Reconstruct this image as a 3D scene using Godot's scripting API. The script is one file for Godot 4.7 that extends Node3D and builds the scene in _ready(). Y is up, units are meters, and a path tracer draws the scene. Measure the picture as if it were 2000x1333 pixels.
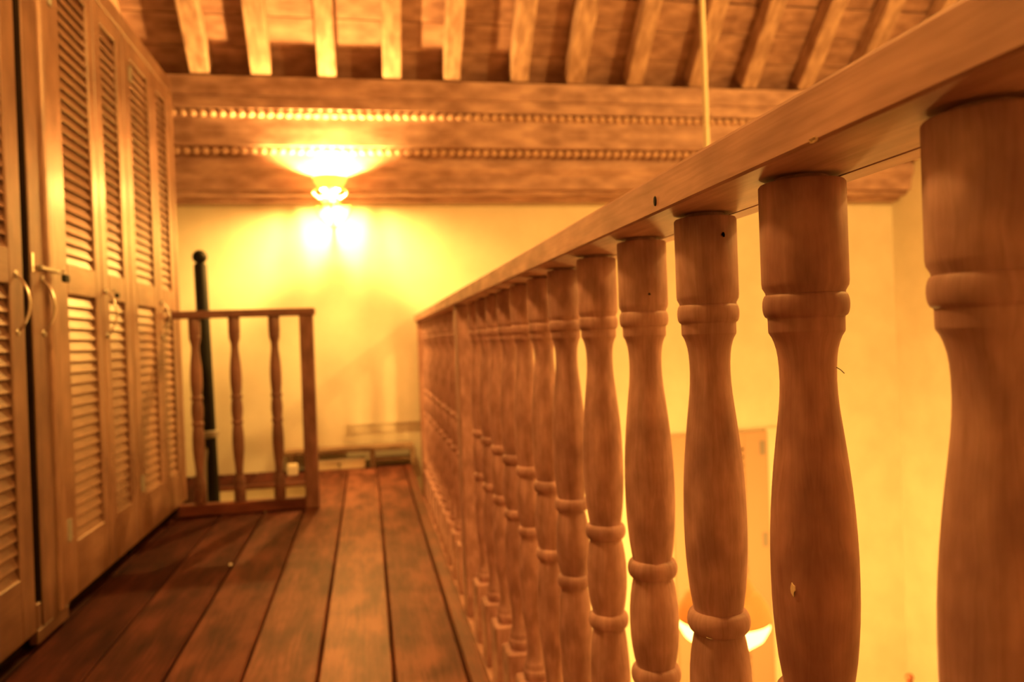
extends Node3D
# A loft gallery: turned balustrade on the right, louvred wardrobe on the left, eaves wall ahead.
# Working coordinates: x right, y up, z FORWARD (metres); P() turns them into Godot's (-z forward).

const LIGHT := Color(1.0, 0.735, 0.352)          # the warm colour of every bulb, added lamps included
var rng := RandomNumberGenerator.new()
var M := {}
var cache := {}

func _ready() -> void:
	rng.seed = 7
	# ---------------- camera, sky, exposure ----------------
	var cam := Camera3D.new()
	cam.name = "camera"
	cam.fov = 47.92
	cam.near = 0.03
	cam.far = 60.0
	cam.basis = Basis(Vector3.UP, deg_to_rad(-10.7)) * Basis(Vector3.RIGHT, deg_to_rad(-0.25)) * Basis(Vector3.BACK, deg_to_rad(-2.06))
	cam.position = Vector3(0, 0.72, 0)
	var attr := CameraAttributesPhysical.new()
	attr.frustum_focal_length = 27.0
	attr.frustum_focus_distance = 0.64
	attr.exposure_aperture = 5.6
	cam.attributes = attr
	cam.fov = 47.92
	add_child(cam)
	cam.current = true
	var we := WorldEnvironment.new()
	we.name = "world_environment"
	var env := Environment.new()
	env.background_mode = Environment.BG_COLOR
	env.background_color = Color(0, 0, 0)
	env.tonemap_mode = Environment.TONE_MAPPER_LINEAR
	env.tonemap_exposure = 1.0
	env.sdfgi_enabled = true
	env.ssao_enabled = true
	env.ssil_enabled = true
	we.environment = env
	add_child(we)

	materials()
	structure()
	balustrade()
	stair_guard()
	wardrobes()
	spiral_stair()
	wall_sconce()
	pendant_lamp(Vector3(1.425, -0.475, 3.0), 3.41, PENDANT_E, "amber-shaded pendant lamp with white glowing bowl, hung on a pale rod behind the balusters")
	added_globe_lamp(Vector3(2.65, 2.5, 1.3), 5.05, SIDE_E, false, "opal globe lamp added for general light over the open room, unseen beside the camera")
	added_globe_lamp(Vector3(-0.62, 2.3, 1.3), 4.95, NEAR_E, true, "shaded hanging lamp added as fill over the gallery walkway, unseen above the view")
	low_shelf()
	louvred_cupboard()
	small_things()

const SCONCE_E := 4.4
const PENDANT_E := 5.0
const SIDE_E := 6.6
const NEAR_E := 2.5

# ---------------- small helpers ----------------
func P(x: float, y: float, z: float) -> Vector3:
	return Vector3(x, y, -z)

func lin(r: float, g: float, b: float, a := 1.0) -> Color:
	var c := Color(r, g, b).linear_to_srgb()
	c.a = a
	return c

func tag(o: Node3D, label: String, category: String, kind := "", group := "") -> Node3D:
	if label: o.set_meta("label", label)
	if category: o.set_meta("category", category)
	if kind: o.set_meta("kind", kind)
	if group: o.set_meta("group", group)
	return o

func thing(called: String, label: String, category: String, at := Vector3.ZERO, kind := "", group := "") -> Node3D:
	var o := Node3D.new()
	o.name = called
	add_child(o, true)
	o.position = at
	tag(o, label, category, kind, group)
	return o

func obj(called: String, mesh: Mesh, mat: Material, parent: Node3D, at := Vector3.ZERO, basis := Basis.IDENTITY) -> MeshInstance3D:
	var o := MeshInstance3D.new()
	o.name = called
	o.mesh = mesh
	o.material_override = mat
	o.cast_shadow = GeometryInstance3D.SHADOW_CASTING_SETTING_ON
	parent.add_child(o, true)
	o.transform = Transform3D(basis, at)
	return o

# box given by its corners in working coordinates, chamfered; grain: 0 x, 1 y, 2 z
func box(called: String, lo: Vector3, hi: Vector3, mat: Material, parent: Node3D, grain := -1, bev := 0.004, origin := Vector3.ZERO) -> MeshInstance3D:
	var size := (hi - lo).abs()
	var mid := (lo + hi) * 0.5
	return obj(called, cham(size, bev, grain), mat, parent, P(mid.x, mid.y, mid.z) - origin)

func cham(size: Vector3, b: float, grain := -1) -> ArrayMesh:
	var st := SurfaceTool.new()
	st.begin(Mesh.PRIMITIVE_TRIANGLES)
	add_cham(st, size, b, Transform3D.IDENTITY, grain)
	return st.commit()

func vert(st: SurfaceTool, p: Vector3, n: Vector3, uv: Vector2) -> void:
	st.set_normal(n)
	st.set_uv(uv)
	st.add_vertex(p)

func poly(st: SurfaceTool, pts: Array, n: Vector3, uvs: Array) -> void:
	var flip: bool = (pts[1] - pts[0]).cross(pts[2] - pts[0]).dot(n) > 0.0
	for i in range(1, pts.size() - 1):
		var a := [0, i, i + 1]
		if flip: a = [0, i + 1, i]
		for k in a:
			vert(st, pts[k], n, uvs[k])

func add_cham(st: SurfaceTool, size: Vector3, b: float, xf: Transform3D, grain := -1) -> void:
	var h := size * 0.5
	b = minf(b, minf(h.x, minf(h.y, h.z)) * 0.45)
	if grain < 0:
		grain = size.max_axis_index()
	var off := Vector2(rng.randf() * 5.0, rng.randf() * 5.0)
	var uvof := func(p: Vector3, axis: int) -> Vector2:
		var o := [0, 1, 2]
		o.erase(axis)
		var along: int = grain if grain != axis else o[0]
		var across: int = o[0] if o[0] != along else o[1]
		return Vector2(p[along], p[across]) + off
	for axis in 3:
		var u := (axis + 1) % 3
		var v := (axis + 2) % 3
		for s in [-1.0, 1.0]:
			var pts := []
			var uvs := []
			for c in [[-1, -1], [1, -1], [1, 1], [-1, 1]]:
				var p := Vector3.ZERO
				p[axis] = s * h[axis]
				p[u] = c[0] * (h[u] - b)
				p[v] = c[1] * (h[v] - b)
				uvs.append(uvof.call(p, axis))
				pts.append(xf * p)
			var n := Vector3.ZERO
			n[axis] = s
			poly(st, pts, (xf.basis * n).normalized(), uvs)
	if b < 0.0003:
		return
	for axis in 3:            # the edges that run along axis
		var u := (axis + 1) % 3
		var v := (axis + 2) % 3
		for su in [-1.0, 1.0]:
			for sv in [-1.0, 1.0]:
				var pts := []
				var uvs := []
				for c in [[-1, 0], [1, 0], [1, 1], [-1, 1]]:
					var p := Vector3.ZERO
					p[axis] = c[0] * (h[axis] - b)
					p[u] = su * (h[u] - (b if c[1] == 1 else 0.0))
					p[v] = sv * (h[v] - (b if c[1] == 0 else 0.0))
					uvs.append(uvof.call(p, v))
					pts.append(xf * p)
				var n := Vector3.ZERO
				n[u] = su
				n[v] = sv
				poly(st, pts, (xf.basis * n).normalized(), uvs)
	for sx in [-1.0, 1.0]:
		for sy in [-1.0, 1.0]:
			for sz in [-1.0, 1.0]:
				var s := Vector3(sx, sy, sz)
				var pts := []
				var uvs := []
				for k in 3:
					var p := s * (h - Vector3(b, b, b))
					p[k] = s[k] * h[k]
					pts.append(xf * p)
					uvs.append(uvof.call(p, 2))
				poly(st, pts, (xf.basis * s).normalized(), uvs)

# several boxes [lo, hi] (working coordinates, relative to the parent's origin) in one mesh
func boxes(list: Array, bev := 0.003, grain := -1) -> ArrayMesh:
	var st := SurfaceTool.new()
	st.begin(Mesh.PRIMITIVE_TRIANGLES)
	for e in list:
		var lo: Vector3 = e[0]
		var hi: Vector3 = e[1]
		var mid := (lo + hi) * 0.5
		add_cham(st, (hi - lo).abs(), bev, Transform3D(Basis.IDENTITY, P(mid.x, mid.y, mid.z)), grain)
	return st.commit()

# surface of revolution: profile of (radius, y) from top to bottom
func lathe(profile: Array, segs := 40, st: SurfaceTool = null, xf := Transform3D.IDENTITY) -> ArrayMesh:
	var own := st == null
	if own:
		st = SurfaceTool.new()
		st.begin(Mesh.PRIMITIVE_TRIANGLES)
	var n := profile.size()
	var nrm := []
	for i in n - 1:
		var d: Vector2 = profile[i + 1] - profile[i]
		nrm.append(Vector2(-d.y, d.x).normalized())      # going down: outwards
	var off := Vector2(rng.randf() * 4.0, rng.randf() * 4.0)
	var rad := 0.0
	for p in profile: rad = maxf(rad, p.x)
	for i in n - 1:
		var a: Vector2 = profile[i]
		var b: Vector2 = profile[i + 1]
		if a.distance_to(b) < 1e-6: continue
		var na: Vector2 = nrm[i]
		var nb: Vector2 = nrm[i]
		if i > 0 and nrm[i - 1].dot(nrm[i]) > 0.75: na = (nrm[i - 1] + nrm[i]).normalized()
		if i < n - 2 and nrm[i + 1].dot(nrm[i]) > 0.75: nb = (nrm[i + 1] + nrm[i]).normalized()
		for k in segs:
			var t0 := TAU * k / segs
			var t1 := TAU * (k + 1) / segs
			var c0 := Vector3(cos(t0), 0, sin(t0))
			var c1 := Vector3(cos(t1), 0, sin(t1))
			var q := [c0 * a.x + Vector3(0, a.y, 0), c1 * a.x + Vector3(0, a.y, 0), c1 * b.x + Vector3(0, b.y, 0), c0 * b.x + Vector3(0, b.y, 0)]
			var nn := [c0 * na.x + Vector3(0, na.y, 0), c1 * na.x + Vector3(0, na.y, 0), c1 * nb.x + Vector3(0, nb.y, 0), c0 * nb.x + Vector3(0, nb.y, 0)]
			var uu := [Vector2(a.y, t0 * rad), Vector2(a.y, t1 * rad), Vector2(b.y, t1 * rad), Vector2(b.y, t0 * rad)]
			var order := [0, 1, 2, 0, 2, 3]
			var face: Vector3 = nn[0] + nn[2]
			if (q[1] - q[0]).cross(q[2] - q[0]).dot(face) + (q[2] - q[0]).cross(q[3] - q[0]).dot(face) > 0.0:
				order = [0, 2, 1, 0, 3, 2]
			for j in order:
				vert(st, xf * q[j], (xf.basis * nn[j]).normalized(), uu[j] + off)
	return st.commit() if own else null

# round bar along a path of Godot-space points
func tube(path: Array, radius: float, segs := 10, st: SurfaceTool = null) -> ArrayMesh:
	var own := st == null
	if own:
		st = SurfaceTool.new()
		st.begin(Mesh.PRIMITIVE_TRIANGLES)
	var rings := []
	var up := Vector3(0.31, 0.9, 0.17).normalized()
	for i in path.size():
		var d: Vector3 = (path[mini(i + 1, path.size() - 1)] - path[maxi(i - 1, 0)]).normalized()
		var s := d.cross(up)
		if s.length() < 0.05: s = d.cross(Vector3.RIGHT)
		s = s.normalized()
		var w := s.cross(d).normalized()
		var ring := []
		for k in segs:
			var t := TAU * k / segs
			ring.append([path[i] + (s * cos(t) + w * sin(t)) * radius, s * cos(t) + w * sin(t)])
		rings.append(ring)
	for i in path.size() - 1:
		for k in segs:
			var k1 := (k + 1) % segs
			var q := [rings[i][k], rings[i][k1], rings[i + 1][k1], rings[i + 1][k]]
			var order := [0, 1, 2, 0, 2, 3]
			if (q[1][0] - q[0][0]).cross(q[2][0] - q[0][0]).dot(q[0][1]) > 0.0: order = [0, 2, 1, 0, 3, 2]
			for j in order: vert(st, q[j][0], q[j][1], Vector2(0.1 * i, 0.1 * k))
	for e in [0, path.size() - 1]:
		var dir: Vector3 = (path[0] - path[1]).normalized() if e == 0 else (path[-1] - path[-2]).normalized()
		var pts := []
		var uvs := []
		for r in rings[e]:
			pts.append(r[0])
			uvs.append(Vector2.ZERO)
		poly(st, pts, dir, uvs)
	return st.commit() if own else null

# prism: outline in the plane across x (points are (z forward, y)), from x0 to x1
func prism_x(outline: Array, x0: float, x1: float) -> ArrayMesh:
	var st := SurfaceTool.new()
	st.begin(Mesh.PRIMITIVE_TRIANGLES)
	var flat := PackedVector2Array(outline)
	var tri := Geometry2D.triangulate_polygon(flat)
	var off := Vector2(rng.randf() * 4.0, rng.randf() * 4.0)
	for x in [x0, x1]:
		var n := Vector3(-1, 0, 0) if x == x0 else Vector3(1, 0, 0)
		for i in range(0, tri.size(), 3):
			var pts := []
			var uvs := []
			for k in 3:
				var o: Vector2 = flat[tri[i + k]]
				pts.append(P(x, o.y, o.x))
				uvs.append(Vector2(o.x, o.y) + off)
			poly(st, pts, n, uvs)
	var c := Vector2.ZERO
	var area := 0.0
	for i in flat.size():
		var a := flat[i]
		var b := flat[(i + 1) % flat.size()]
		area += a.cross(b)
	for i in flat.size():
		var a := flat[i]
		var b := flat[(i + 1) % flat.size()]
		var d := b - a
		var n2 := Vector2(d.y, -d.x).normalized() * signf(area)
		poly(st, [P(x0, a.y, a.x), P(x1, a.y, a.x), P(x1, b.y, b.x), P(x0, b.y, b.x)], P(0, n2.y, n2.x),
			[Vector2(x0, a.y - a.x) + off, Vector2(x1, a.y - a.x) + off, Vector2(x1, b.y - b.x) + off, Vector2(x0, b.y - b.x) + off])
	return st.commit()

# ---------------- materials ----------------
func grain_texture(w: int, h: int, sd: int, streak: float, blotch: float, dark_lines: float, tint: Vector3) -> ImageTexture:
	var a := FastNoiseLite.new()
	a.seed = sd
	a.noise_type = FastNoiseLite.TYPE_SIMPLEX_SMOOTH
	a.frequency = 1.0
	a.fractal_octaves = 4
	var b := FastNoiseLite.new()
	b.seed = sd + 11
	b.noise_type = FastNoiseLite.TYPE_SIMPLEX_SMOOTH
	b.frequency = 1.0
	b.fractal_octaves = 4
	var img := Image.create_empty(w, h, false, Image.FORMAT_RGB8)
	var data := PackedByteArray()
	data.resize(w * h * 3)
	var i := 0
	for y in h:
		var fy := float(y) / h
		for x in w:
			var fx := float(x) / w
			# wrap both ways by sampling on two circles
			var cx := cos(fx * TAU)
			var sx := sin(fx * TAU)
			var warp := b.get_noise_3d(cx * 0.9, sx * 0.9, 4.0 * absf(fy - 0.5)) 
			var g := a.get_noise_3d(cx * 0.8, sx * 0.8, 46.0 * absf(fy - 0.5) + 2.0 * warp)
			var ring := sin((fy * 14.0 + warp * 3.2) * TAU)
			var bl := b.get_noise_3d(cx * 1.5 + 7.0, sx * 1.5, 5.0 * absf(fy - 0.5))
			var line := clampf((a.get_noise_3d(cx * 1.2, sx * 1.2 + 9.0, 90.0 * absf(fy - 0.5)) - 0.28) * 4.0, 0.0, 1.0)
			var v := clampf(0.80 + streak * g + 0.05 * streak * ring + blotch * bl - dark_lines * line, 0.15, 1.0)
			var t := 1.0 - v
			data[i] = int(255.0 * clampf(1.0 - t * tint.x, 0, 1))
			data[i + 1] = int(255.0 * clampf(1.0 - t * tint.y, 0, 1))
			data[i + 2] = int(255.0 * clampf(1.0 - t * tint.z, 0, 1))
			i += 3
	img.set_data(w, h, false, Image.FORMAT_RGB8, data)
	return ImageTexture.create_from_image(img)

func mat(called: String, color: Color, rough := 0.6, tex: Texture2D = null, uv := Vector3(1, 1, 1), bump := 0.0, spec := 0.5) -> StandardMaterial3D:
	var m := StandardMaterial3D.new()
	m.resource_name = called
	m.albedo_color = color
	m.roughness = rough
	m.metallic_specular = spec
	if tex:
		m.albedo_texture = tex
		m.uv1_scale = uv
		if bump > 0.0:
			m.heightmap_enabled = true
			m.heightmap_texture = tex
			m.heightmap_scale = bump
	M[called] = m
	return m

func metal(called: String, color: Color, rough: float) -> void:
	var m := mat(called, color, rough)
	m.metallic = 1.0

func plaster_texture() -> NoiseTexture2D:
	var n := FastNoiseLite.new()
	n.seed = 3
	n.frequency = 0.012
	n.fractal_octaves = 5
	var t := NoiseTexture2D.new()
	t.width = 512
	t.height = 512
	t.seamless = true
	t.noise = n
	var r := Gradient.new()
	r.set_color(0, Color(0.93, 0.93, 0.92))
	r.set_color(1, Color(1, 1, 1))
	t.color_ramp = r
	return t

func materials() -> void:
	var pale := grain_texture(512, 256, 5, 0.075, 0.22, 0.03, Vector3(0.85, 1.0, 1.0))
	var rough_wood := grain_texture(512, 256, 23, 0.07, 0.24, 0.03, Vector3(0.85, 1.0, 1.0))
	var dark := grain_texture(512, 256, 41, 0.18, 0.46, 0.14, Vector3(0.85, 1.0, 1.05))
	mat("turned wood", lin(0.63, 0.37, 0.36), 0.62, pale, Vector3(1.5, 6.0, 1), 0.03)
	mat("brown turned wood", lin(0.55, 0.315, 0.31), 0.62, pale, Vector3(1.5, 6.0, 1), 0.03)  # darker copy; on the near balusters partly shade put into the colour
	mat("red shaded turned wood", lin(0.46, 0.225, 0.21), 0.62, pale, Vector3(1.5, 6.0, 1), 0.03)  # redder tone of one near baluster, partly its shade put into the colour
	mat("rail wood", lin(0.58, 0.33, 0.29), 0.55, pale, Vector3(0.7, 5.0, 1), 0.03)
	mat("rafter wood", lin(0.66, 0.46, 0.37), 0.7, rough_wood, Vector3(0.8, 3.5, 1), 0.05)
	mat("roof board", lin(0.56, 0.35, 0.29), 0.75, rough_wood, Vector3(0.6, 2.5, 1), 0.05)
	mat("beam wood", lin(0.67, 0.455, 0.41), 0.7, rough_wood, Vector3(0.5, 2.2, 1), 0.06)
	mat("bead wood", lin(0.60, 0.40, 0.33), 0.6)
	for k in 5:
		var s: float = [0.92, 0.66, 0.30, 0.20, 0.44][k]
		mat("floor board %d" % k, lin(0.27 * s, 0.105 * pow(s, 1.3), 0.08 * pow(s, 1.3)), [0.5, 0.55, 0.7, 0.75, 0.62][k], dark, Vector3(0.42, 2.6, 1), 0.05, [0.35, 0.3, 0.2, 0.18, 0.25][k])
	mat("border wood", lin(0.16, 0.045, 0.03), 0.4, dark, Vector3(0.42, 3.0, 1), 0.04)
	mat("guard wood", lin(0.25, 0.115, 0.09), 0.5, pale, Vector3(0.8, 4.0, 1), 0.03)
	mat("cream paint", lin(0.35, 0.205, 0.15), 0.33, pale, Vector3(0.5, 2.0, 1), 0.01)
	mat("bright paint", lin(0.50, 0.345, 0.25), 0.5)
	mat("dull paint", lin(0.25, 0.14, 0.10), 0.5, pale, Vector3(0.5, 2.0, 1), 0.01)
	var wall := mat("plaster", lin(0.84, 0.79, 0.66), 0.85, plaster_texture(), Vector3(0.5, 0.5, 0.5))
	wall.uv1_triplanar = true
	wall.uv1_world_triplanar = true
	mat("ground tile", lin(0.6, 0.45, 0.32), 0.6)
	mat("shade black", lin(0.02, 0.013, 0.01), 0.95, null, Vector3.ONE, 0.0, 0.1)  # near-black puts the shade inside and under the wardrobes into the colour
	mat("black iron", lin(0.010, 0.010, 0.008), 0.65, null, Vector3.ONE, 0.0, 0.3)
	mat("dark tread", lin(0.10, 0.05, 0.035), 0.6)
	mat("grey iron", lin(0.28, 0.26, 0.23), 0.5)
	metal("chrome", lin(0.75, 0.72, 0.68), 0.22)
	metal("brass", lin(0.72, 0.5, 0.25), 0.35)
	metal("dull steel", lin(0.4, 0.38, 0.34), 0.45)
	mat("white enamel", lin(0.8, 0.76, 0.66), 0.3)
	mat("cord white", lin(0.75, 0.68, 0.52), 0.6)
	mat("shelf wood", lin(0.33, 0.22, 0.14), 0.6, pale, Vector3(0.8, 4, 1))
	mat("pale box", lin(0.75, 0.66, 0.5), 0.7)
	mat("paper", lin(0.8, 0.75, 0.65), 0.8)
	mat("black hole", lin(0.006, 0.004, 0.003), 0.9)
	mat("bare chip", lin(0.85, 0.68, 0.5), 0.8)
	mat("red wood", lin(0.25, 0.08, 0.04), 0.5)
	mat("leaf", lin(0.10, 0.12, 0.03), 0.7)

func glow(called: String, e: float) -> StandardMaterial3D:
	if not M.has(called):
		var m := mat(called, lin(0.9, 0.85, 0.7), 0.4)
		m.emission_enabled = true
		m.emission = LIGHT
		m.emission_energy_multiplier = e
	return M[called]

func omni(at: Vector3, e: float, size: float, parent: Node3D) -> void:
	var l := OmniLight3D.new()
	l.name = "bulb_light"
	l.light_color = LIGHT
	l.light_energy = e
	l.light_size = size
	l.omni_range = 14.0
	l.omni_attenuation = 2.0
	l.shadow_enabled = true
	parent.add_child(l, true)
	l.position = at

# ---------------- the room ----------------
const WALL_Z := 4.60
const GROUND := -2.0
const LEFT_X := -1.52
const RIGHT_X := 3.5
const NEAR_Z := -2.2
const FLOOR_EDGE := 0.23
const OPEN_Z0 := 3.54
const OPEN_Z1 := 4.20
const OPEN_X1 := -0.294
const FOOT_Z := 4.25      # where the rafters' undersides meet the front edge of the wall plate
const FOOT_Y := 2.160

func structure() -> void:
	# end wall, with an added shallow recess behind the shelf, shaped to make a shade edge
	var w := thing("wall_far", "cream plastered end wall under the beams, brightly lit by the wall lamp", "wall", Vector3.ZERO, "structure")
	obj("plaster_face", boxes([[Vector3(LEFT_X, 0.242, WALL_Z), Vector3(RIGHT_X, 2.6, WALL_Z + 0.2)], [Vector3(LEFT_X, GROUND, WALL_Z), Vector3(-0.14, 0.242, WALL_Z + 0.2)], [Vector3(-0.14, GROUND, WALL_Z + 0.016), Vector3(0.42, 0.242, WALL_Z + 0.2)], [Vector3(0.42, GROUND, WALL_Z), Vector3(RIGHT_X, 0.242, WALL_Z + 0.2)]], 0.0), M["plaster"], w)
	var roofline := [Vector2(NEAR_Z, GROUND), Vector2(WALL_Z + 0.2, GROUND), Vector2(WALL_Z + 0.2, 2.1), Vector2(1.2, 5.5), Vector2(NEAR_Z, 2.1)]
	tag(obj("wall_right", prism_x(roofline, RIGHT_X, RIGHT_X + 0.2), M["plaster"], self), "plain cream side wall beyond the balusters, across the open stairwell room", "wall", "structure")
	tag(obj("wall_left", prism_x(roofline, LEFT_X - 0.2, LEFT_X), M["plaster"], self), "cream side wall hidden behind the louvred wardrobes", "wall", "structure")
	var wn := obj("wall_near", boxes([[Vector3(LEFT_X, GROUND, NEAR_Z - 0.2), Vector3(RIGHT_X, 2.2, NEAR_Z)]], 0.0), M["plaster"], self)
	tag(wn, "cream wall at the near end of the room, behind the camera", "wall", "structure")
	var gf := obj("floor_001", boxes([[Vector3(LEFT_X, GROUND - 0.15, NEAR_Z), Vector3(RIGHT_X, GROUND, WALL_Z)]], 0.0), M["ground tile"], self)
	tag(gf, "pale lower-storey floor far below, seen through the stair opening", "floor", "structure")

	# gallery floor: planks running away from the camera, cut by the stair opening
	var f := thing("floor", "worn dark red-brown plank floor of the gallery between wardrobes and balustrade", "floor", Vector3.ZERO, "structure")
	var joints := [LEFT_X, -1.36, -1.18, -1.0, -0.822, -0.643, -0.465, -0.294, -0.131, 0.0325, 0.186]
	for i in joints.size() - 1:
		var x0: float = joints[i] + 0.0022
		var x1: float = joints[i + 1] - 0.0022
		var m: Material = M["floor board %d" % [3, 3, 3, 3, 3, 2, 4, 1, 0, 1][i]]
		var dy: float = [0, 0, 0, 0, -0.001, 0.0, -0.002, 0.0, -0.0015, 0.0005][i]
		if x1 <= OPEN_X1 + 0.001 and x0 > -0.83:
			box("plank", Vector3(x0, -0.035, NEAR_Z), Vector3(x1, dy, OPEN_Z0), m, f, 2, 0.004)
			box("plank", Vector3(x0, -0.022, OPEN_Z1), Vector3(x1, dy, WALL_Z), m, f, 2, 0.004)
		else:
			box("plank", Vector3(x0, -0.035, NEAR_Z), Vector3(x1, dy, WALL_Z), m, f, 2, 0.004)
	box("border_plank", Vector3(0.1885, -0.06, NEAR_Z), Vector3(FLOOR_EDGE, 0.002, WALL_Z), M["border wood"], f, 2, 0.005)
	# joists below the planks and the red trimmers round the stair opening
	box("trimmer", Vector3(-0.83, -0.022, OPEN_Z1 - 0.025), Vector3(OPEN_X1, 0.0, OPEN_Z1 - 0.001), M["border wood"], f, 0, 0.004)
	box("trimmer", Vector3(OPEN_X1 - 0.025, -0.10, OPEN_Z0), Vector3(OPEN_X1 - 0.001, -0.002, OPEN_Z1 - 0.026), M["border wood"], f, 2, 0.004)
	box("soffit", Vector3(LEFT_X, -0.14, NEAR_Z), Vector3(FLOOR_EDGE, -0.102, OPEN_Z0 - 0.01), M["plaster"], f, 2, 0.0)
	box("soffit", Vector3(OPEN_X1, -0.14, OPEN_Z0), Vector3(FLOOR_EDGE, -0.102, WALL_Z), M["plaster"], f, 2, 0.0)

	# stepped beams along the head of the end wall, from the top plate down to the moulding
	var bead_mesh := SphereMesh.new()
	bead_mesh.radius = 0.0215
	bead_mesh.height = 0.040
	bead_mesh.radial_segments = 12
	bead_mesh.rings = 6
	var rows := []
	var t1 := thing("trim_1", "rough timber wall plate that the rafters stand on, above the upper bead row", "beam", Vector3.ZERO, "structure")
	obj("beam", prism_x([Vector2(FOOT_Z, 2.155), Vector2(FOOT_Z + 0.001, 2.056), Vector2(FOOT_Z + 0.008, 2.052), Vector2(FOOT_Z + 0.008, 2.046), Vector2(FOOT_Z + 0.002, 2.042), Vector2(FOOT_Z + 0.003, 1.985), Vector2(WALL_Z - 0.002, 1.985), Vector2(WALL_Z - 0.002, 2.155)], LEFT_X, RIGHT_X), M["beam wood"], t1)
	rows.append([t1, FOOT_Z + 0.028, 1.965])
	var t2 := thing("trim_2", "middle timber beam of the end wall, between the two bead rows", "beam", Vector3.ZERO, "structure")
	obj("beam", prism_x([Vector2(4.284, 1.983), Vector2(4.292, 1.80), Vector2(WALL_Z - 0.002, 1.797), Vector2(WALL_Z - 0.002, 1.983)], LEFT_X, RIGHT_X), M["beam wood"], t2)
	rows.append([t2, 4.332, 1.779])
	var t3 := thing("trim_3", "lowest broad timber beam of the end wall, behind the wall lamp", "beam", Vector3.ZERO, "structure")
	obj("beam", prism_x([Vector2(4.375, 1.795), Vector2(4.375, 1.70), Vector2(4.40, 1.66), Vector2(4.41, 1.588), Vector2(WALL_Z - 0.002, 1.588), Vector2(WALL_Z - 0.002, 1.795)], LEFT_X, RIGHT_X), M["beam wood"], t3)
	var t4 := thing("trim_4", "narrow stepped moulding directly on top of the cream end wall", "molding", Vector3.ZERO, "structure")
	obj("moulding", prism_x([Vector2(4.44, 1.587), Vector2(4.45, 1.565), Vector2(4.52, 1.562), Vector2(4.53, 1.540), Vector2(WALL_Z - 0.002, 1.538), Vector2(WALL_Z - 0.002, 1.587)], LEFT_X, RIGHT_X), M["beam wood"], t4)
	for r in rows:
		var x := LEFT_X + 0.03
		while x < RIGHT_X - 0.02:
			obj("bead", bead_mesh, M["bead wood"], r[0], P(x, r[2], r[1]))
			x += 0.0487
	# roof: rafters and cross boards on the slope that comes down to the end wall
	var c := thing("ceiling", "sloping timber roof with pale rafters over cross boards, above the end wall", "ceiling", Vector3.ZERO, "structure")
	var dirv := Vector3(0, 1, 1).normalized()                       # Godot space: up and towards the viewer
	var nrm := Vector3(0, 1, -1).normalized()                       # out of the roof
	var basis := Basis(Vector3.RIGHT, nrm, dirv)
	var foot := P(0, FOOT_Y, FOOT_Z)
	var length := 4.35
	var k := 0
	for x in [-1.19, -0.828, -0.494, -0.158, 0.178, 0.533, 0.892, 1.244, 1.586, 1.951, 2.314, 2.672, 3.03, 3.38]:
		var rw: float = 0.094 + 0.012 * float((k * 7) % 5) / 4.0
		var dp := 0.115
		var mid := foot + Vector3(x, 0, 0) + dirv * (length * 0.5) + nrm * (dp * 0.5)
		var tilt := Basis(nrm, deg_to_rad([0.3, -0.5, 0.2, 0.0, -0.3, 0.4, -0.2, 0.5, 0.1, -0.4, 0.3, 0.0, 0.2, 0.0][k]))
		obj("rafter", cham(Vector3(rw, dp, length), 0.006, 2), M["rafter wood"], c, mid, tilt * basis)
		k += 1
	var s := -0.42
	var row := 0
	while s < length:
		var bw := 0.172 if row < 9 else 0.36
		var lift := 0.117 + 0.004 * float((row * 3) % 4)
		var mid2 := foot + Vector3((LEFT_X + RIGHT_X) * 0.5, 0, 0) + dirv * (s + bw * 0.5) + nrm * (lift + 0.011)
		obj("roof_board", cham(Vector3(RIGHT_X - LEFT_X, 0.022, bw - 0.004), 0.003, 0), M["roof board"], c, mid2, basis)
		s += bw
		row += 1
	var mid3 := foot + Vector3((LEFT_X + RIGHT_X) * 0.5, 0, 0) + dirv * (length * 0.5 - 0.25) + nrm * 0.17
	obj("roof_deck", cham(Vector3(RIGHT_X - LEFT_X + 0.3, 0.03, length + 0.9), 0.0, 2), M["shade black"], c, mid3, basis)
	# the other slope, over and behind the camera
	var c2 := thing("ceiling_001", "other boarded roof slope rising over the camera from the near wall", "ceiling", Vector3.ZERO, "structure")
	var a := Vector2(1.2, 5.35)
	var b := Vector2(NEAR_Z - 0.2, 1.95)
	obj("roof_board", prism_x([a, b, b + Vector2(-0.05, 0.05), a + Vector2(0, 0.08)], LEFT_X - 0.1, RIGHT_X + 0.1), M["roof board"], c2)
	obj("ridge_board", boxes([[Vector3(LEFT_X - 0.1, 5.15, 0.95), Vector3(RIGHT_X + 0.1, 5.42, 1.45)]], 0.0), M["roof board"], c2)

# ---------------- balustrade ----------------
const BAL_X := 0.337
const RAIL_LOW := 0.836
const RAIL_TOP := 0.874

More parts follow.
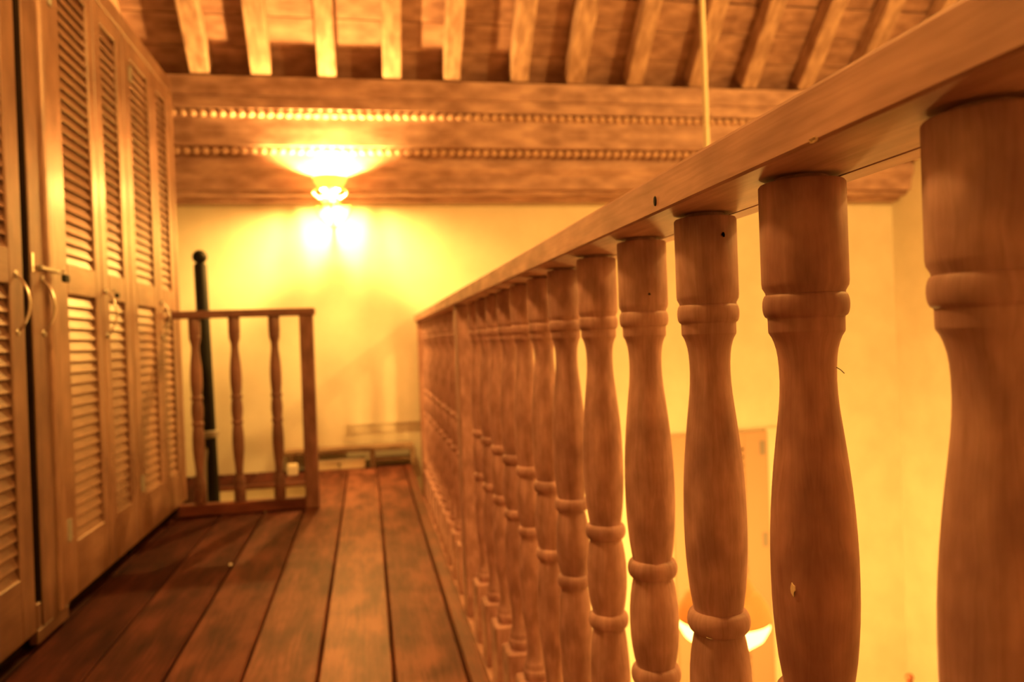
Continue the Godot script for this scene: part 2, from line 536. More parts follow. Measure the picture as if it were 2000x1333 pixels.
func half_profile() -> Array:
	# (radius factor, y) from the top of the block to the middle of the centre barrel
	var p := [Vector2(0.62, 0.842), Vector2(0.62, 0.8317), Vector2(0.965, 0.8317), Vector2(1.0, 0.8302), Vector2(1.0, 0.755), Vector2(0.985, 0.7515), Vector2(0.915, 0.7475), Vector2(0.91, 0.746)]
	for i in 9:
		var t := PI * (0.5 - float(i) / 8.0)
		p.append(Vector2(0.90 + 0.095 * cos(t), 0.7370 + 0.0090 * sin(t)))
	p += [Vector2(0.885, 0.7275), Vector2(0.880, 0.7262), Vector2(0.876, 0.7175), Vector2(0.868, 0.7160)]
	p += [Vector2(0.80, 0.7125), Vector2(0.752, 0.7085), Vector2(0.705, 0.7030), Vector2(0.675, 0.6965), Vector2(0.657, 0.6880), Vector2(0.652, 0.6780), Vector2(0.665, 0.6670), Vector2(0.695, 0.6560), Vector2(0.745, 0.6430), Vector2(0.80, 0.6290), Vector2(0.862, 0.6120), Vector2(0.915, 0.5950), Vector2(0.960, 0.5770), Vector2(0.990, 0.5600), Vector2(1.006, 0.5430), Vector2(1.01, 0.5260), Vector2(1.003, 0.5080), Vector2(0.982, 0.4920), Vector2(0.945, 0.4760), Vector2(0.90, 0.4615), Vector2(0.84, 0.4490), Vector2(0.80, 0.4415)]
	for i in 9:
		var t := PI * (0.5 - float(i) / 8.0)
		p.append(Vector2(0.80 + 0.215 * cos(t), 0.4295 + 0.0112 * sin(t)))
	p += [Vector2(0.80, 0.4175), Vector2(0.865, 0.4090), Vector2(0.94, 0.3950), Vector2(0.985, 0.3810), Vector2(1.0, 0.3640)]
	return p

func baluster_mesh(r: float, y_top: float, y_low: float, square: float) -> ArrayMesh:
	# the turned part spans from the top block down to its mirror image; a square plinth below
	var half := half_profile()
	var all := half.duplicate()
	for i in range(half.size() - 2, 1, -1):
		all.append(Vector2(half[i].x, 0.728 - half[i].y))
	var out := []
	var span := y_top - y_low
	for q in all:
		out.append(Vector2(q.x * r, y_low + (q.y + 0.1052) / (0.8332 + 0.1052) * span))
	var st := SurfaceTool.new()
	st.begin(Mesh.PRIMITIVE_TRIANGLES)
	if square > 0.0:      # a square plinth in place of the round block at the foot
		var cut := []
		for q in out:
			if q.y > y_low + span * 0.0905: cut.append(q)
		cut.append(Vector2(0.0, y_low + span * 0.0905))
		lathe(cut, 40, st)
		var top := y_low + span * 0.092
		add_cham(st, Vector3(square * 2, top - y_low, square * 2), 0.004, Transform3D(Basis.IDENTITY, Vector3(0, (top + y_low) * 0.5, 0)), 1)
	else:
		out.append(Vector2(0, y_low))
		lathe(out, 28, st)
	return st.commit()

func balustrade() -> void:
	var t := thing("balustrade", "pale turned-wood balustrade with thick handrail running along the gallery's right edge", "balustrade")
	# handrail: rounded top edges, a grooved underside near its outer edge
	var x0 := 0.281
	var x1 := 0.392
	var prof := [Vector2(x0, RAIL_LOW + 0.002), Vector2(x0 + 0.002, RAIL_LOW), Vector2(x1 - 0.030, RAIL_LOW), Vector2(x1 - 0.029, RAIL_LOW + 0.0022), Vector2(x1 - 0.0275, RAIL_LOW + 0.0022), Vector2(x1 - 0.0265, RAIL_LOW), Vector2(x1 - 0.004, RAIL_LOW + 0.0005), Vector2(x1, RAIL_LOW + 0.005), Vector2(x1, RAIL_TOP - 0.005), Vector2(x1 - 0.005, RAIL_TOP), Vector2(x0 + 0.004, RAIL_TOP), Vector2(x0 + 0.001, RAIL_TOP - 0.0015), Vector2(x0, RAIL_TOP - 0.004)]
	var st := SurfaceTool.new()
	st.begin(Mesh.PRIMITIVE_TRIANGLES)
	var near := -2.15
	var far := 4.59
	var run := 0.0
	for i in prof.size():
		var a: Vector2 = prof[i]
		var b: Vector2 = prof[(i + 1) % prof.size()]
		var d := b - a
		var n := Vector3(d.y, -d.x, 0).normalized()
		poly(st, [P(a.x, a.y, near), P(b.x, b.y, near), P(b.x, b.y, far), P(a.x, a.y, far)], n, [Vector2(near, run), Vector2(near, run + d.length()), Vector2(far, run + d.length()), Vector2(far, run)])
		run += d.length()
	for z in [near, far]:
		var pts := []
		var uvs := []
		for p in [Vector2(x0, RAIL_LOW), Vector2(x1, RAIL_LOW), Vector2(x1, RAIL_TOP), Vector2(x0, RAIL_TOP)]:
			pts.append(P(p.x, p.y, z))
			uvs.append(p)
		poly(st, pts, Vector3(0, 0, 1 if z == near else -1), uvs)
	var rail := obj("handrail", st.commit(), M["rail wood"], t)
	# a dark knot, a bare chip along the lower edge
	var knot := lathe([Vector2(0.0, 0.0012), Vector2(0.0030, 0.001), Vector2(0.0034, 0.0)], 14)
	var k := obj("knot", knot, M["black hole"], rail, P(0.281, 0.848, 0.709), Basis(Vector3.BACK, PI / 2).scaled(Vector3(1, 1.5, 0.9)))
	k.set_meta("label", "small dark knot hole in the rail's face")
	var chip := obj("chip", chip_mesh(0.0042, 0.0018), M["bare chip"], rail, P(0.2808, 0.8375, 0.439), Basis(Vector3.UP, PI / 2))
	chip.set_meta("label", "pale bare chip on the lower edge")
	# the balusters, nearest first; hand-turned, so each a little different in girth
	var zs := [-0.36, -0.18, 0.0, 0.182, 0.364, 0.546, 0.720, 0.902, 1.092, 1.284, 1.454, 1.636, 1.81, 1.985, 2.16, 2.34, 2.80, 2.98, 3.16, 3.34, 3.52, 3.70, 3.88, 4.06, 4.24, 4.41]
	var girth := [1.0, 1.0, 1.0, 1.0, 1.06, 1.06, 1.0, 0.985, 0.955, 0.94]
	var base := [baluster_mesh(0.0305, 0.8332, -0.20, 0.0), baluster_mesh(0.0305, 0.8332, -0.20, 0.0)]
	for j in 2:
		base[j] = loft_baluster(0.0305)
	for i in zs.size():
		var g: float = girth[i] if i < girth.size() else 0.94
		var spin := rng.randf() * 0.0
		var b := obj("baluster", base[i % 2] if not (i in [5, 6, 7]) else loft_baluster(0.0305), M["red shaded turned wood" if i == 5 else "brown turned wood" if i in [4, 6, 9, 12, 14] else "turned wood"], t, P(BAL_X, 0, zs[i]), Basis(Vector3.UP, spin).scaled(Vector3(g, 1, g)))
		if absf(zs[i] - 0.546) < 0.01:
			var c2 := obj("chip", chip_mesh(0.0026, 0.0062), M["bare chip"], b, on_baluster(0.0309, 0.5225, -1.06, 0.0003), facing(-1.06))
			c2.set_meta("label", "pale bare chip on the lower bulge")
			var sp := [on_baluster(0.0203, 0.6885, 0.72, 0.0), on_baluster(0.0203, 0.6865, 0.70, 0.003), on_baluster(0.0203, 0.6838, 0.70, 0.0055)]
			var c3 := obj("splinter", tube(sp, 0.00035, 6), M["black hole"], b)
			c3.set_meta("label", "thin dark splinter sticking out at the neck")
		if absf(zs[i] - 0.720) < 0.01:
			var st2 := [on_baluster(0.0296, 0.4215, -0.86, 0.0004), on_baluster(0.0294, 0.4208, -0.76, 0.0007), on_baluster(0.0292, 0.4205, -0.66, 0.0004)]
			var c4 := obj("staple", tube(st2, 0.0006, 6), M["chrome"], b)
			c4.set_meta("label", "small shiny staple under the ring")
			var kn := obj("knot", chip_mesh(0.0028, 0.0026), M["red wood"], b, on_baluster(0.0305, 0.812, 0.14, 0.0003), facing(0.14))
			kn.set_meta("label", "brown knot near the top of the block")
		if absf(zs[i] - 0.902) < 0.01:
			var hole := obj("nail_hole", chip_mesh(0.0019, 0.0018), M["black hole"], b, on_baluster(0.0305, 0.7665, -0.10, 0.0003), facing(-0.10))
			hole.set_meta("label", "round black nail hole in the block")
	# square newel among the balusters and the sill that all of them stand on
	var newel := boxes([[Vector3(0.294, -0.20, 2.53), Vector3(0.380, RAIL_LOW, 2.616)]], 0.004)
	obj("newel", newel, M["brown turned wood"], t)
	obj("newel", boxes([[Vector3(0.294, -0.20, 4.51), Vector3(0.380, RAIL_LOW, 4.585)]], 0.004), M["rail wood"], t)
	box("sill", Vector3(0.245, -0.32, near), Vector3(0.42, -0.20, far), M["rail wood"], t, 2)

func loft_baluster(r: float) -> ArrayMesh:
	# turned shaft whose lower block is square, so that a lit flank shows beside a shaded face
	var half := half_profile()
	var out := half.duplicate()
	for i in range(half.size() - 2, 8, -1):
		out.append(Vector2(half[i].x, 0.728 - half[i].y))
	var prof := []
	for q in out: prof.append(Vector2(q.x * r, q.y))
	prof.append(Vector2(0.9 * r, -0.020))
	prof.append(Vector2(0.9 * r, -0.03))
	var st := SurfaceTool.new()
	st.begin(Mesh.PRIMITIVE_TRIANGLES)
	lathe(prof, 48, st)
	add_cham(st, Vector3(0.084, 0.176, 0.084), 0.004, Transform3D(Basis.IDENTITY, Vector3(0, -0.024 - 0.088, 0)), 1)
	return st.commit()

# a point on a baluster's surface: angle 0 faces the camera's end of the gallery, + to the right
func on_baluster(r: float, y: float, ang: float, out: float) -> Vector3:
	return Vector3(sin(ang) * (r + out), y, cos(ang) * (r + out))

func facing(ang: float) -> Basis:
	return Basis(Vector3.UP, ang)

# small uneven flat flake lying in its xy plane, a fraction of a millimetre thick
func chip_mesh(w: float, h: float) -> ArrayMesh:
	var st := SurfaceTool.new()
	st.begin(Mesh.PRIMITIVE_TRIANGLES)
	var pts := []
	var uvs := []
	var low := []
	for i in 11:
		var t := TAU * i / 11.0
		var k := 0.5 + 0.5 * rng.randf()
		pts.append(Vector3(cos(t) * w * k, sin(t) * h * k, 0.0004))
		low.append(Vector3(cos(t) * w * k * 1.1, sin(t) * h * k * 1.1, -0.0016))
		uvs.append(Vector2.ZERO)
	poly(st, pts, Vector3(0, 0, 1), uvs)
	for i in 11:
		var j := (i + 1) % 11
		poly(st, [pts[i], pts[j], low[j], low[i]], (pts[i] + pts[j]).normalized(), [Vector2.ZERO, Vector2.ZERO, Vector2.ZERO, Vector2.ZERO])
	return st.commit()

# ---------------- guard round the stair opening ----------------
func stair_guard() -> void:
	var t := thing("stair_guard", "short dark wooden guard rail with three slim balusters across the stair opening", "railing")
	var z := 3.505
	box("top_rail", Vector3(-0.817, 0.851, z - 0.035), Vector3(-0.221, 0.883, z + 0.035), M["guard wood"], t, 0, 0.005)
	box("newel", Vector3(-0.2885, 0.003, z - 0.029), Vector3(-0.2305, 0.851, z + 0.029), M["guard wood"], t, 1, 0.003)
	box("base_board", Vector3(-0.817, 0.002, z - 0.022), Vector3(-0.2885, 0.052, z + 0.022), M["border wood"], t, 0, 0.004)
	var m := baluster_mesh(0.0245, 0.851, 0.052, 0.0)
	for x in [-0.728, -0.565, -0.398]:
		obj("baluster", m, M["guard wood"], t, P(x, 0, z))

# ---------------- louvred wardrobes ----------------
const FRONT := -0.818

func wardrobe(z0: float, z1: float, front: float, label: String) -> Node3D:
	var t := thing("louvred_wardrobe", label, "wardrobe", P(front, 0, z0))
	var list := []
	var o := Vector3(front, 0, z0)
	for e in [[Vector3(LEFT_X + 0.01, 0.004, z0 + 0.002), Vector3(front - 0.03, 1.86, z0 + 0.02)], [Vector3(LEFT_X + 0.01, 0.004, z1 - 0.02), Vector3(front - 0.03, 1.86, z1 - 0.002)], [Vector3(LEFT_X + 0.01, 0.004, z0 + 0.02), Vector3(LEFT_X + 0.03, 1.86, z1 - 0.02)], [Vector3(LEFT_X + 0.01, 0.05, z0 + 0.02), Vector3(front - 0.03, 0.07, z1 - 0.02)]]:
		list.append([e[0] - o, e[1] - o])
	obj("carcass", boxes(list, 0.0), M["shade black"], t)
	list = [[Vector3(LEFT_X + 0.01, 1.862, z0 + 0.001) - o, Vector3(front, 1.925, z1 - 0.001) - o]]
	obj("top_board", boxes(list, 0.004, 2), M["cream paint"], t)
	list = [[Vector3(front - 0.06, 0.003, z0 + 0.02) - o, Vector3(front - 0.04, 0.049, z1 - 0.02) - o]]
	obj("plinth", boxes(list, 0.0), M["shade black"], t)
	return t

# one louvred door between z0 and z1 whose slats run from l0 to l1
func door(t: Node3D, z0: float, z1: float, l0: float, l1: float, front: float, base: Vector3, mt: Material) -> Node3D:
	var d := Node3D.new()
	d.name = "door"
	t.add_child(d, true)
	d.position = P(front, 0, z0) - base
	var th := 0.026
	var w := z1 - z0
	var y0 := 0.045
	var y1 := 1.855
	var a := l0 - z0
	var b := l1 - z0
	var list := [
		[Vector3(-th, y0, 0.0), Vector3(0, y1, a)], [Vector3(-th, y0, b), Vector3(0, y1, w)],
		[Vector3(-th, y0, a), Vector3(0, 0.195, b)], [Vector3(-th, 0.888, a), Vector3(0, 0.974, b)], [Vector3(-th, 1.793, a), Vector3(0, y1, b)]]
	obj("frame", boxes(list, 0.0025, -1), mt, d)
	var slat := cham(Vector3(0.0062, 0.0425, b - a + 0.01), 0.0022, 2)
	for part in [[0.195, 0.888], [0.974, 1.793]]:
		var n := int(round((part[1] - part[0]) / 0.0312))
		var step: float = (part[1] - part[0]) / n
		for i in n:
			var y: float = part[0] + step * (i + 0.5)
			obj("slat", slat, mt, d, P(-0.0145, y, (a + b) * 0.5), Basis(Vector3.BACK, deg_to_rad(20.0)))
	return d

func bow_handle(d: Node3D, z: float, at: Vector3) -> void:
	var path := []
	for i in 17:
		var u := float(i) / 16.0
		var y := lerpf(0.912, 0.778, u)
		var out := 0.004 + 0.028 * pow(sin(PI * u), 0.7)
		path.append(P(FRONT + out, y, z) - at)
	var h := obj("handle", tube(path, 0.0034, 10), M["chrome"], d)
	h.set_meta("label", "bowed chrome door pull")
	var st := SurfaceTool.new()
	st.begin(Mesh.PRIMITIVE_TRIANGLES)
	for y in [0.915, 0.775]:
		var p := P(FRONT + 0.003, y, z) - at
		lathe([Vector2(0, 0.004), Vector2(0.008, 0.0035), Vector2(0.0095, 0.0), Vector2(0.0095, -0.004)], 16, st, Transform3D(Basis(Vector3.BACK, -PI / 2), p))
	obj("handle_rose", st.commit(), M["dull steel"], d)

func hinge(d: Node3D, z: float, y: float, at: Vector3) -> void:
	var st := SurfaceTool.new()
	st.begin(Mesh.PRIMITIVE_TRIANGLES)
	for s in [-1.0, 1.0]:
		add_cham(st, Vector3(0.003, 0.056, 0.017), 0.001, Transform3D(Basis.IDENTITY, P(FRONT + 0.0022, y, z + s * 0.011) - at))
	tube([P(FRONT + 0.004, y - 0.03, z) - at, P(FRONT + 0.004, y + 0.03, z) - at], 0.0042, 10, st)
	obj("hinge", st.commit(), M["grey iron"], d)

func wardrobes() -> void:
	# far unit first named last: the three units run away from the camera
	var t := wardrobe(0.9, 2.262, FRONT + 0.004, "nearest louvred wardrobe, cut by the frame, with a black gap beside its door")
	var o := P(FRONT + 0.004, 0, 0.9)
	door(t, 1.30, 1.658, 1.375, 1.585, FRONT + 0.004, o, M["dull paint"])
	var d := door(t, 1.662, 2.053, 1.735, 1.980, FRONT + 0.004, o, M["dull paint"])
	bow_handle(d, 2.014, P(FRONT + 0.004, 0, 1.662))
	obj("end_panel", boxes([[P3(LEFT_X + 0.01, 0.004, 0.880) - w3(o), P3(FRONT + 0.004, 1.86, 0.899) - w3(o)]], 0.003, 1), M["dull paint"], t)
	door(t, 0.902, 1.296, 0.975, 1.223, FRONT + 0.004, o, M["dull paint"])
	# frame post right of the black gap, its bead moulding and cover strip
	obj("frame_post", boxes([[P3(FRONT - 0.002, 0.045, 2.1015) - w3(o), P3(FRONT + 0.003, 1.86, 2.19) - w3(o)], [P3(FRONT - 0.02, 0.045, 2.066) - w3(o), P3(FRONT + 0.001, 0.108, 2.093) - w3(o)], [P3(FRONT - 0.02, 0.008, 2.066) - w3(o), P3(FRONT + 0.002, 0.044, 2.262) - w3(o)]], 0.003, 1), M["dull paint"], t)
	obj("gap_shade_backing", boxes([[P3(FRONT - 0.16, 0.046, 2.0985) - w3(o), P3(FRONT - 0.004, 1.86, 2.185) - w3(o)]], 0.0), M["shade black"], t)  # near-black backing added so the gap reads as deep shade
	obj("moulding", boxes([[P3(FRONT - 0.02, 0.046, 2.192) - w3(o), P3(FRONT + 0.012, 1.86, 2.210) - w3(o)]], 0.006, 1), M["cream paint"], t)
	obj("cover_strip", boxes([[P3(FRONT - 0.02, 0.046, 2.216) - w3(o), P3(FRONT + 0.008, 1.86, 2.258) - w3(o)]], 0.004, 1), M["cream paint"], t)
	var post := t
	bow_handle(post, 2.165, o)
	var plate := obj("strike_plate", boxes([[P3(FRONT + 0.003, 0.928, 2.103) - w3(o), P3(FRONT + 0.006, 0.976, 2.114) - w3(o)]], 0.001), M["chrome"], t)
	plate.set_meta("label", "small bright strike plate beside the black gap")
	var hasp := obj("hasp", boxes([[P3(FRONT + 0.012, 0.937, 2.135) - w3(o), P3(FRONT + 0.0165, 0.9455, 2.262) - w3(o)], [P3(FRONT + 0.0, 0.935, 2.14) - w3(o), P3(FRONT + 0.012, 0.948, 2.15) - w3(o)]], 0.001), M["dull steel"], t)
	hasp.set_meta("label", "thin steel hasp across the post")

	t = wardrobe(2.264, 2.938, FRONT, "middle louvred wardrobe with two cream doors, between the nearest and the farthest one")
	o = P(FRONT, 0, 2.264)
	d = door(t, 2.268, 2.632, 2.348, 2.578, FRONT, o, M["cream paint"])
	hinge(d, 2.284, 0.238, P(FRONT, 0, 2.268))
	hinge(d, 2.284, 1.70, P(FRONT, 0, 2.268))
	d = door(t, 2.637, 2.936, 2.700, 2.866, FRONT, o, M["cream paint"])
	bow_handle(d, 2.662, P(FRONT, 0, 2.637))
	t = wardrobe(2.940, 3.66, FRONT, "farthest louvred wardrobe, next to the stair guard rail and brightest from the wall lamp")
	o = P(FRONT, 0, 2.940)
	d = door(t, 2.942, 3.312, 3.020, 3.256, FRONT, o, M["cream paint"])
	hinge(d, 3.02, 1.733, P(FRONT, 0, 2.942))
	hinge(d, 2.985, 0.24, P(FRONT, 0, 2.942))
	d = door(t, 3.316, 3.600, 3.378, 3.527, FRONT, o, M["cream paint"])
	bow_handle(d, 3.345, P(FRONT, 0, 3.316))
	obj("end_panel", boxes([[P3(LEFT_X + 0.01, 0.046, 3.604) - w3(o), P3(FRONT + 0.002, 1.86, 3.658) - w3(o)]], 0.004, 1), M["cream paint"], t)

	padlock("padlock", "square black padlock hanging from the thin steel hasp", 2.242, 0.921, 0.031, 0.020, -0.786)
	padlock("padlock", "small round black padlock on the middle wardrobe's right-hand door", 2.672, 0.902, 0.016, 0.016, -0.786)

func P3(x: float, y: float, z: float) -> Vector3:
	return Vector3(x, y, z)

func w3(v: Vector3) -> Vector3:      # Godot point back to working coordinates
	return Vector3(v.x, v.y, -v.z)

func padlock(called: String, label: String, z: float, y: float, w: float, h: float, x: float) -> void:
	var t := thing(called, label, "padlock", P(x, y, z))
	if h < w:
		obj("body", cham(Vector3(0.012, h, w), 0.003), M["black iron"], t, Vector3.ZERO)
	else:
		obj("body", lathe([Vector2(0, 0.006), Vector2(w * 0.42, 0.006), Vector2(w * 0.5, 0.003), Vector2(w * 0.5, -0.003), Vector2(w * 0.42, -0.006), Vector2(0, -0.006)], 20), M["black iron"], t, Vector3.ZERO, Basis(Vector3.BACK, PI / 2))
	var path := []
	for i in 9:
		var a := PI * i / 8.0
		path.append(Vector3(-0.010 + 0.004 * sin(a), h * 0.5 + 0.011 * sin(a) + 0.002, cos(a) * w * 0.26))
	obj("shackle", tube(path, 0.0018, 8), M["dull steel"], t)

# ---------------- spiral stair in the opening ----------------
func spiral_stair() -> void:
	var base := P(-0.728, GROUND + 0.002, 3.95)
	var t := thing("spiral_stair", "black iron stair pole with ball top rising through the stair opening behind the guard rail", "staircase", base)
	var lean := Basis(Vector3.BACK, 0.0175)
	var pole := obj("pole", lathe([Vector2(0, 3.135), Vector2(0.024, 3.133), Vector2(0.030, 3.125), Vector2(0.0305, 2.2), Vector2(0.031, 1.9), Vector2(0.032, 0.0), Vector2(0, 0.0)], 24), M["black iron"], t, Vector3(0, 0, 0), lean)
	var ball := []
	for i in 15:
		var a := PI * (0.5 - i / 14.0)
		ball.append(Vector2(0.0345 * cos(a), 3.165 + 0.0345 * sin(a)))
	obj("finial", lathe(ball, 24), M["black iron"], t, Vector3.ZERO, lean)
	# iron collar and a thin grey stay beside the pole, just below the gallery floor
	var collar := obj("collar", lathe([Vector2(0.033, 2.32), Vector2(0.043, 2.315), Vector2(0.043, 2.29), Vector2(0.033, 2.285)], 20), M["grey iron"], t, Vector3.ZERO, lean)
	obj("stay", tube([Vector3(-0.075, 1.55, 0.02), Vector3(-0.062, 2.17, 0.03), Vector3(-0.035, 2.30, 0.01)], 0.011, 8), M["grey iron"], t)
	for i in 9:
		var ang := 0.55 + i * 0.62
		var st := SurfaceTool.new()
		st.begin(Mesh.PRIMITIVE_TRIANGLES)
		var y := 1.84 - i * 0.205
		var a := 0.30
		var top := []
		var low := []
		var uvs := []
		for p in [[0.02, -0.9], [0.33, -a], [0.34, 0.0], [0.33, a], [0.02, 0.9]]:
			top.append(Vector3(cos(ang + p[1]) * p[0], y, sin(ang + p[1]) * p[0]))
			low.append(top[-1] - Vector3(0, 0.03, 0))
			uvs.append(Vector2(p[0], p[1]))
		poly(st, top, Vector3.UP, uvs)
		poly(st, low, Vector3.DOWN, uvs)
		for k in 5:
			var k1 := (k + 1) % 5
			poly(st, [top[k], top[k1], low[k1], low[k]], ((top[k] + top[k1]) * Vector3(1, 0, 1)).normalized(), [uvs[k], uvs[k1], uvs[k1], uvs[k]])
		obj("tread", st.commit(), M["dark tread"], t)

# ---------------- lamps ----------------
func wall_sconce() -> void:
	# small open cup on a bracket in front of the lowest beam, pouring light up and down
	var z := 4.268
	var y := 1.560
	var t := thing("wall_lamp", "glowing wall lamp with open cup and scrolled arms below the beams of the end wall", "wall lamp", P(-0.165, y, z))
	# shield-shaped plate on the wall, and the arm that carries the cup
	var sh := SurfaceTool.new()
	sh.begin(Mesh.PRIMITIVE_TRIANGLES)
	var front := []
	var back := []
	var uvs := []
	for q in [[-0.105, -0.028], [0.105, -0.028], [0.100, -0.060], [0.070, -0.105], [0.020, -0.150], [0.0, -0.162], [-0.020, -0.150], [-0.070, -0.105], [-0.100, -0.060]]:
		front.append(Vector3(q[0], q[1], -(WALL_Z - z) + 0.014))
		back.append(Vector3(q[0], q[1], -(WALL_Z - z) + 0.001))
		uvs.append(Vector2(q[0], q[1]))
	poly(sh, front, Vector3(0, 0, 1), uvs)
	for i in front.size():
		var k := (i + 1) % front.size()
		var mid: Vector3 = (front[i] + front[k]) * 0.5 - Vector3(0, -0.09, front[0].z)
		poly(sh, [front[i], front[k], back[k], back[i]], Vector3(mid.x, mid.y, 0).normalized(), [uvs[i], uvs[k], uvs[k], uvs[i]])
	obj("backplate", sh.commit(), M["brass"], t)
	var arm := []
	for i in 15:
		var u := i / 14.0
		arm.append(Vector3(0.0, -0.075 - 0.055 * sin(u * PI) + 0.062 * u, -(WALL_Z - z) + 0.012 + (WALL_Z - z - 0.012) * u))
	obj("arm", tube(arm, 0.006, 8), M["brass"], t)
	# open cup: thin flared wall, hole in its floor
	var cup := [Vector2(0.088, 0.064), Vector2(0.091, 0.062), Vector2(0.082, 0.036), Vector2(0.064, 0.012), Vector2(0.053, -0.005), Vector2(0.050, -0.004), Vector2(0.060, 0.016), Vector2(0.077, 0.038), Vector2(0.088, 0.064)]
	obj("cup", lathe(cup, 40), cup_mat(), t)
	var bulb := []
	for q in [[0.0, 0.052], [0.014, 0.049], [0.022, 0.040], [0.025, 0.026], [0.026, 0.0], [0.028, -0.014], [0.039, -0.024], [0.045, -0.034], [0.044, -0.046], [0.036, -0.056], [0.020, -0.061], [0.0, -0.062]]:
		bulb.append(Vector2(q[0], q[1]))
	obj("bulb", lathe(bulb, 28), glow("bulb glow", 14.0), t)
	omni(Vector3(0, 0.014, 0), SCONCE_E, 0.016, t)
	for k in 5:
		var a := TAU * (k + 0.25) / 5.0
		var path := []
		for i in 11:
			var u := i / 10.0
			var r := lerpf(0.058, 0.050, u) + 0.04 * sin(u * PI)
			path.append(Vector3(cos(a) * r, lerpf(0.008, -0.060, u), sin(a) * r))
		obj("scroll", tube(path, 0.005, 8), M["brass"], t)
	var ring := []
	for i in 25:
		ring.append(Vector3(cos(TAU * i / 24.0) * 0.051, -0.061, sin(TAU * i / 24.0) * 0.051))
	obj("lower_ring", tube(ring, 0.005, 8), M["brass"], t)
	var tail := []
	for i in 12:
		var u := i / 11.0
		tail.append(Vector3(-0.008 - 0.05 * u - 0.022 * sin(u * PI), -0.062 - 0.058 * sin(u * PI * 0.55), 0.01))
	obj("tail_hook", tube(tail, 0.006, 8), M["brass"], t)

func pendant_lamp(at: Vector3, top: float, e: float, label: String) -> void:
	var t := thing("pendant_lamp", label, "pendant lamp", P(at.x, at.y, at.z))
	obj("rod", tube([Vector3(0, 0.24, 0), Vector3(0, (top - at.y) * 0.5, 0), Vector3(0, top - at.y, 0)], 0.0115, 12), M["cord white"], t)
	var shade := [Vector2(0.020, 0.245), Vector2(0.026, 0.24), Vector2(0.030, 0.205), Vector2(0.060, 0.196), Vector2(0.105, 0.165), Vector2(0.128, 0.118), Vector2(0.132, 0.098), Vector2(0.150, 0.090), Vector2(0.182, 0.046), Vector2(0.197, 0.010), Vector2(0.200, 0.0), Vector2(0.194, 0.001), Vector2(0.176, 0.044), Vector2(0.146, 0.083), Vector2(0.122, 0.112), Vector2(0.098, 0.158), Vector2(0.020, 0.188)]
	obj("shade", lathe(shade, 48), shade_mat(), t)
	var bowl := [Vector2(0.0, 0.006), Vector2(0.186, 0.004), Vector2(0.190, 0.0), Vector2(0.186, -0.040), Vector2(0.165, -0.078), Vector2(0.122, -0.110), Vector2(0.064, -0.130), Vector2(0.0, -0.137)]
	obj("glass_bowl", lathe(bowl, 40), glow("bowl glow", 8.0), t)
	omni(Vector3(0, -0.070, 0), e, 0.12, t)

# added unseen lamps for general light: an opal globe on a rod, bare or under a deep shade
func added_globe_lamp(at: Vector3, top: float, e: float, shaded: bool, label: String) -> void:
	var t := thing("added_hanging_lamp", label, "hanging lamp", P(at.x, at.y, at.z))
	obj("rod", tube([Vector3(0, 0.10, 0), Vector3(0, (top - at.y) * 0.5, 0), Vector3(0, top - at.y, 0)], 0.010, 12), M["cord white"], t)
	var globe := []
	for i in 15:
		var a := PI * (0.5 - i / 14.0)
		globe.append(Vector2(0.085 * cos(a), 0.02 + 0.085 * sin(a)))
	obj("globe", lathe(globe, 28), glow("globe glow", 3.0), t)
	if shaded:
		obj("shade", lathe([Vector2(0.012, 0.16), Vector2(0.06, 0.150), Vector2(0.13, 0.10), Vector2(0.185, 0.02), Vector2(0.215, -0.065), Vector2(0.210, -0.065), Vector2(0.180, 0.018), Vector2(0.125, 0.094), Vector2(0.058, 0.142), Vector2(0.012, 0.150)], 40), M["white enamel"], t)
	omni(Vector3(0, 0.02, 0), e, 0.08, t)

func cup_mat() -> StandardMaterial3D:
	if not M.has("cup glass"):
		var m := mat("cup glass", lin(0.75, 0.62, 0.42), 0.4)
		m.backlight_enabled = true
		m.backlight = lin(0.3, 0.26, 0.2)
	return M["cup glass"]

func shade_mat() -> StandardMaterial3D:
	if not M.has("shade"):
		var m := mat("shade", lin(0.55, 0.38, 0.22), 0.3)
		m.backlight_enabled = true
		m.backlight = lin(0.12, 0.08, 0.04)
	return M["shade"]

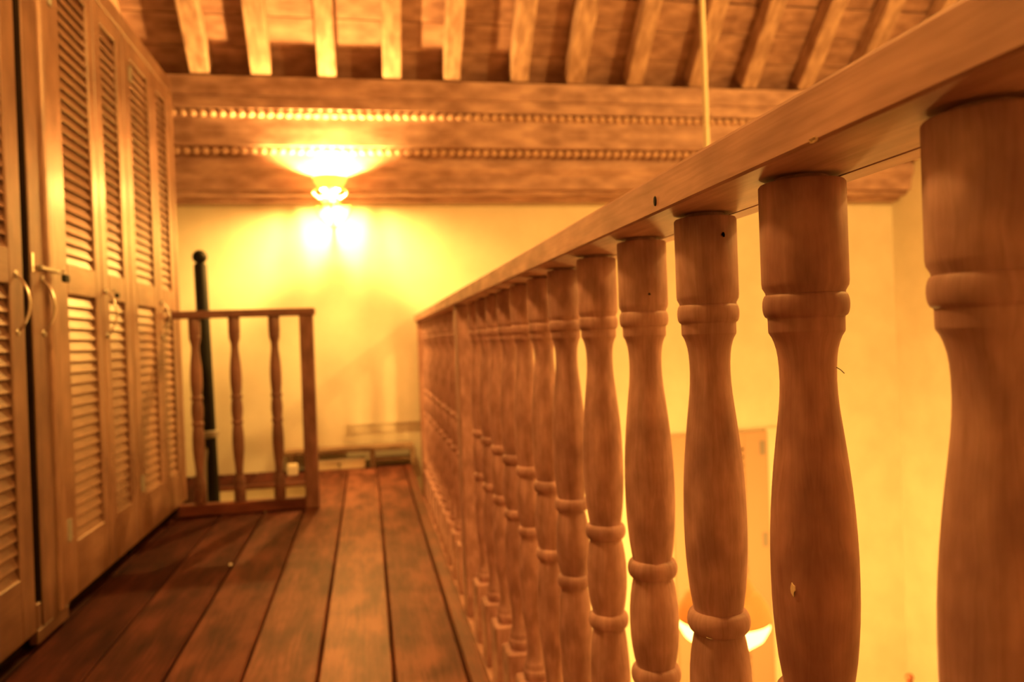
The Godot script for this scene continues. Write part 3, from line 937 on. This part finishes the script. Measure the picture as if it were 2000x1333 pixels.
# ---------------- furniture ----------------
func low_shelf() -> void:
	var t := thing("low_shelf", "low brown wooden shelf standing along the foot of the end wall", "shelf", P(-0.11, 0.002, 4.53))
	obj("top_board", boxes([[P3(-0.375, 0.096, -0.05), P3(0.355, 0.122, 0.065)]], 0.003, 0), M["shelf wood"], t)
	for x in [-0.345, 0.105, 0.335]:
		obj("leg", boxes([[P3(x, 0.0, -0.045), P3(x + 0.028, 0.096, 0.06)]], 0.002, 1), M["shelf wood"], t)
	obj("lower_board", boxes([[P3(0.135, 0.036, -0.035), P3(0.335, 0.048, 0.06)]], 0.002, 0), M["shelf wood"], t)
	var b := thing("storage_box", "pale flat box under the left part of the low shelf", "box", P(-0.20, 0.002, 4.535))
	obj("body", cham(Vector3(0.33, 0.042, 0.09), 0.003), M["pale box"], b, Vector3(0, 0.021, 0))
	obj("lid", cham(Vector3(0.336, 0.014, 0.094), 0.003), M["paper"], b, Vector3(0, 0.049, 0))
	var knob := obj("knob", lathe([Vector2(0, 0.010), Vector2(0.006, 0.008), Vector2(0.007, 0.003), Vector2(0.004, 0.0)], 12), M["black iron"], b, Vector3(0.02, 0.03, 0.045), Basis(Vector3.RIGHT, PI / 2))
	knob.set_meta("label", "dark knob on the box front")
	var b2 := thing("carton", "small pale upright carton at the left end of the low shelf", "box", P(-0.43, 0.002, 4.42))
	obj("body", cham(Vector3(0.055, 0.055, 0.055), 0.003), M["paper"], b2, Vector3(0, 0.0275, 0))
	obj("flap", cham(Vector3(0.05, 0.003, 0.05), 0.001), M["pale box"], b2, Vector3(0, 0.057, 0))

func louvred_cupboard() -> void:
	var z := 4.585
	var t := thing("louvred_cupboard", "tall louvred cupboard front against the end wall on the storey below, behind the balusters", "cupboard", P(2.19, GROUND + 0.001, z))
	var h := 2.06
	var x0 := -0.33
	var x1 := 0.32
	obj("frame", boxes([[P3(x0, 0, -0.035), P3(x0 + 0.10, h, 0.0)], [P3(0.155, 0, -0.035), P3(x1, h, 0.0)], [P3(x0 + 0.1, h - 0.10, -0.035), P3(0.155, h, 0.0)], [P3(x0 + 0.1, 0, -0.035), P3(0.155, 0.15, 0.0)], [P3(x0 + 0.1, 0.95, -0.035), P3(0.155, 1.05, 0.0)]], 0.004), M["bright paint"], t)
	obj("back_panel", boxes([[P3(x0, 0, 0.001), P3(x1, h, 0.010)]], 0.0), M["bright paint"], t)
	var slat := cham(Vector3(0.385, 0.062, 0.008), 0.003, 0)
	for part in [[0.15, 0.95], [1.05, h - 0.10]]:
		var n := int((part[1] - part[0]) / 0.056)
		for i in n:
			obj("slat", slat, M["bright paint"], t, P(-0.0375, part[0] + (i + 0.5) * 0.056, -0.018), Basis(Vector3.RIGHT, deg_to_rad(32)))
	for y in [1.955, 1.365]:
		obj("hinge", boxes([[P3(0.262, y - 0.045, -0.040), P3(0.298, y + 0.045, -0.035)]], 0.001), M["grey iron"], t)
	obj("casing", boxes([[P3(x1 + 0.003, 0, -0.02), P3(x1 + 0.09, h + 0.015, 0.012)]], 0.004), M["plaster"], t)

func small_things() -> void:
	var s := thing("paper_scrap", "tiny white scrap of paper lying on a gallery plank joint", "paper", P(-0.470, 0.001, 2.672))
	obj("scrap", chip_mesh(0.006, 0.007), M["paper"], s, Vector3(0, 0.0025, 0), Basis(Vector3.RIGHT, deg_to_rad(-70)))
	var c := thing("coat_stand", "dark red wooden stand with knobbed top on the storey below, at the bottom edge", "stand", P(2.445, GROUND + 0.001, 3.2))
	obj("post", lathe([Vector2(0, 1.04), Vector2(0.014, 1.04), Vector2(0.016, 0.9), Vector2(0.020, 0.1), Vector2(0.024, 0.03), Vector2(0, 0.03)], 20), M["red wood"], c)
	obj("knob", lathe([Vector2(0, 1.075), Vector2(0.014, 1.070), Vector2(0.020, 1.058), Vector2(0.014, 1.045), Vector2(0.010, 1.04)], 20), M["red wood"], c)
	obj("foot", lathe([Vector2(0.03, 0.035), Vector2(0.15, 0.02), Vector2(0.16, 0.0), Vector2(0, 0.0)], 28), M["red wood"], c)
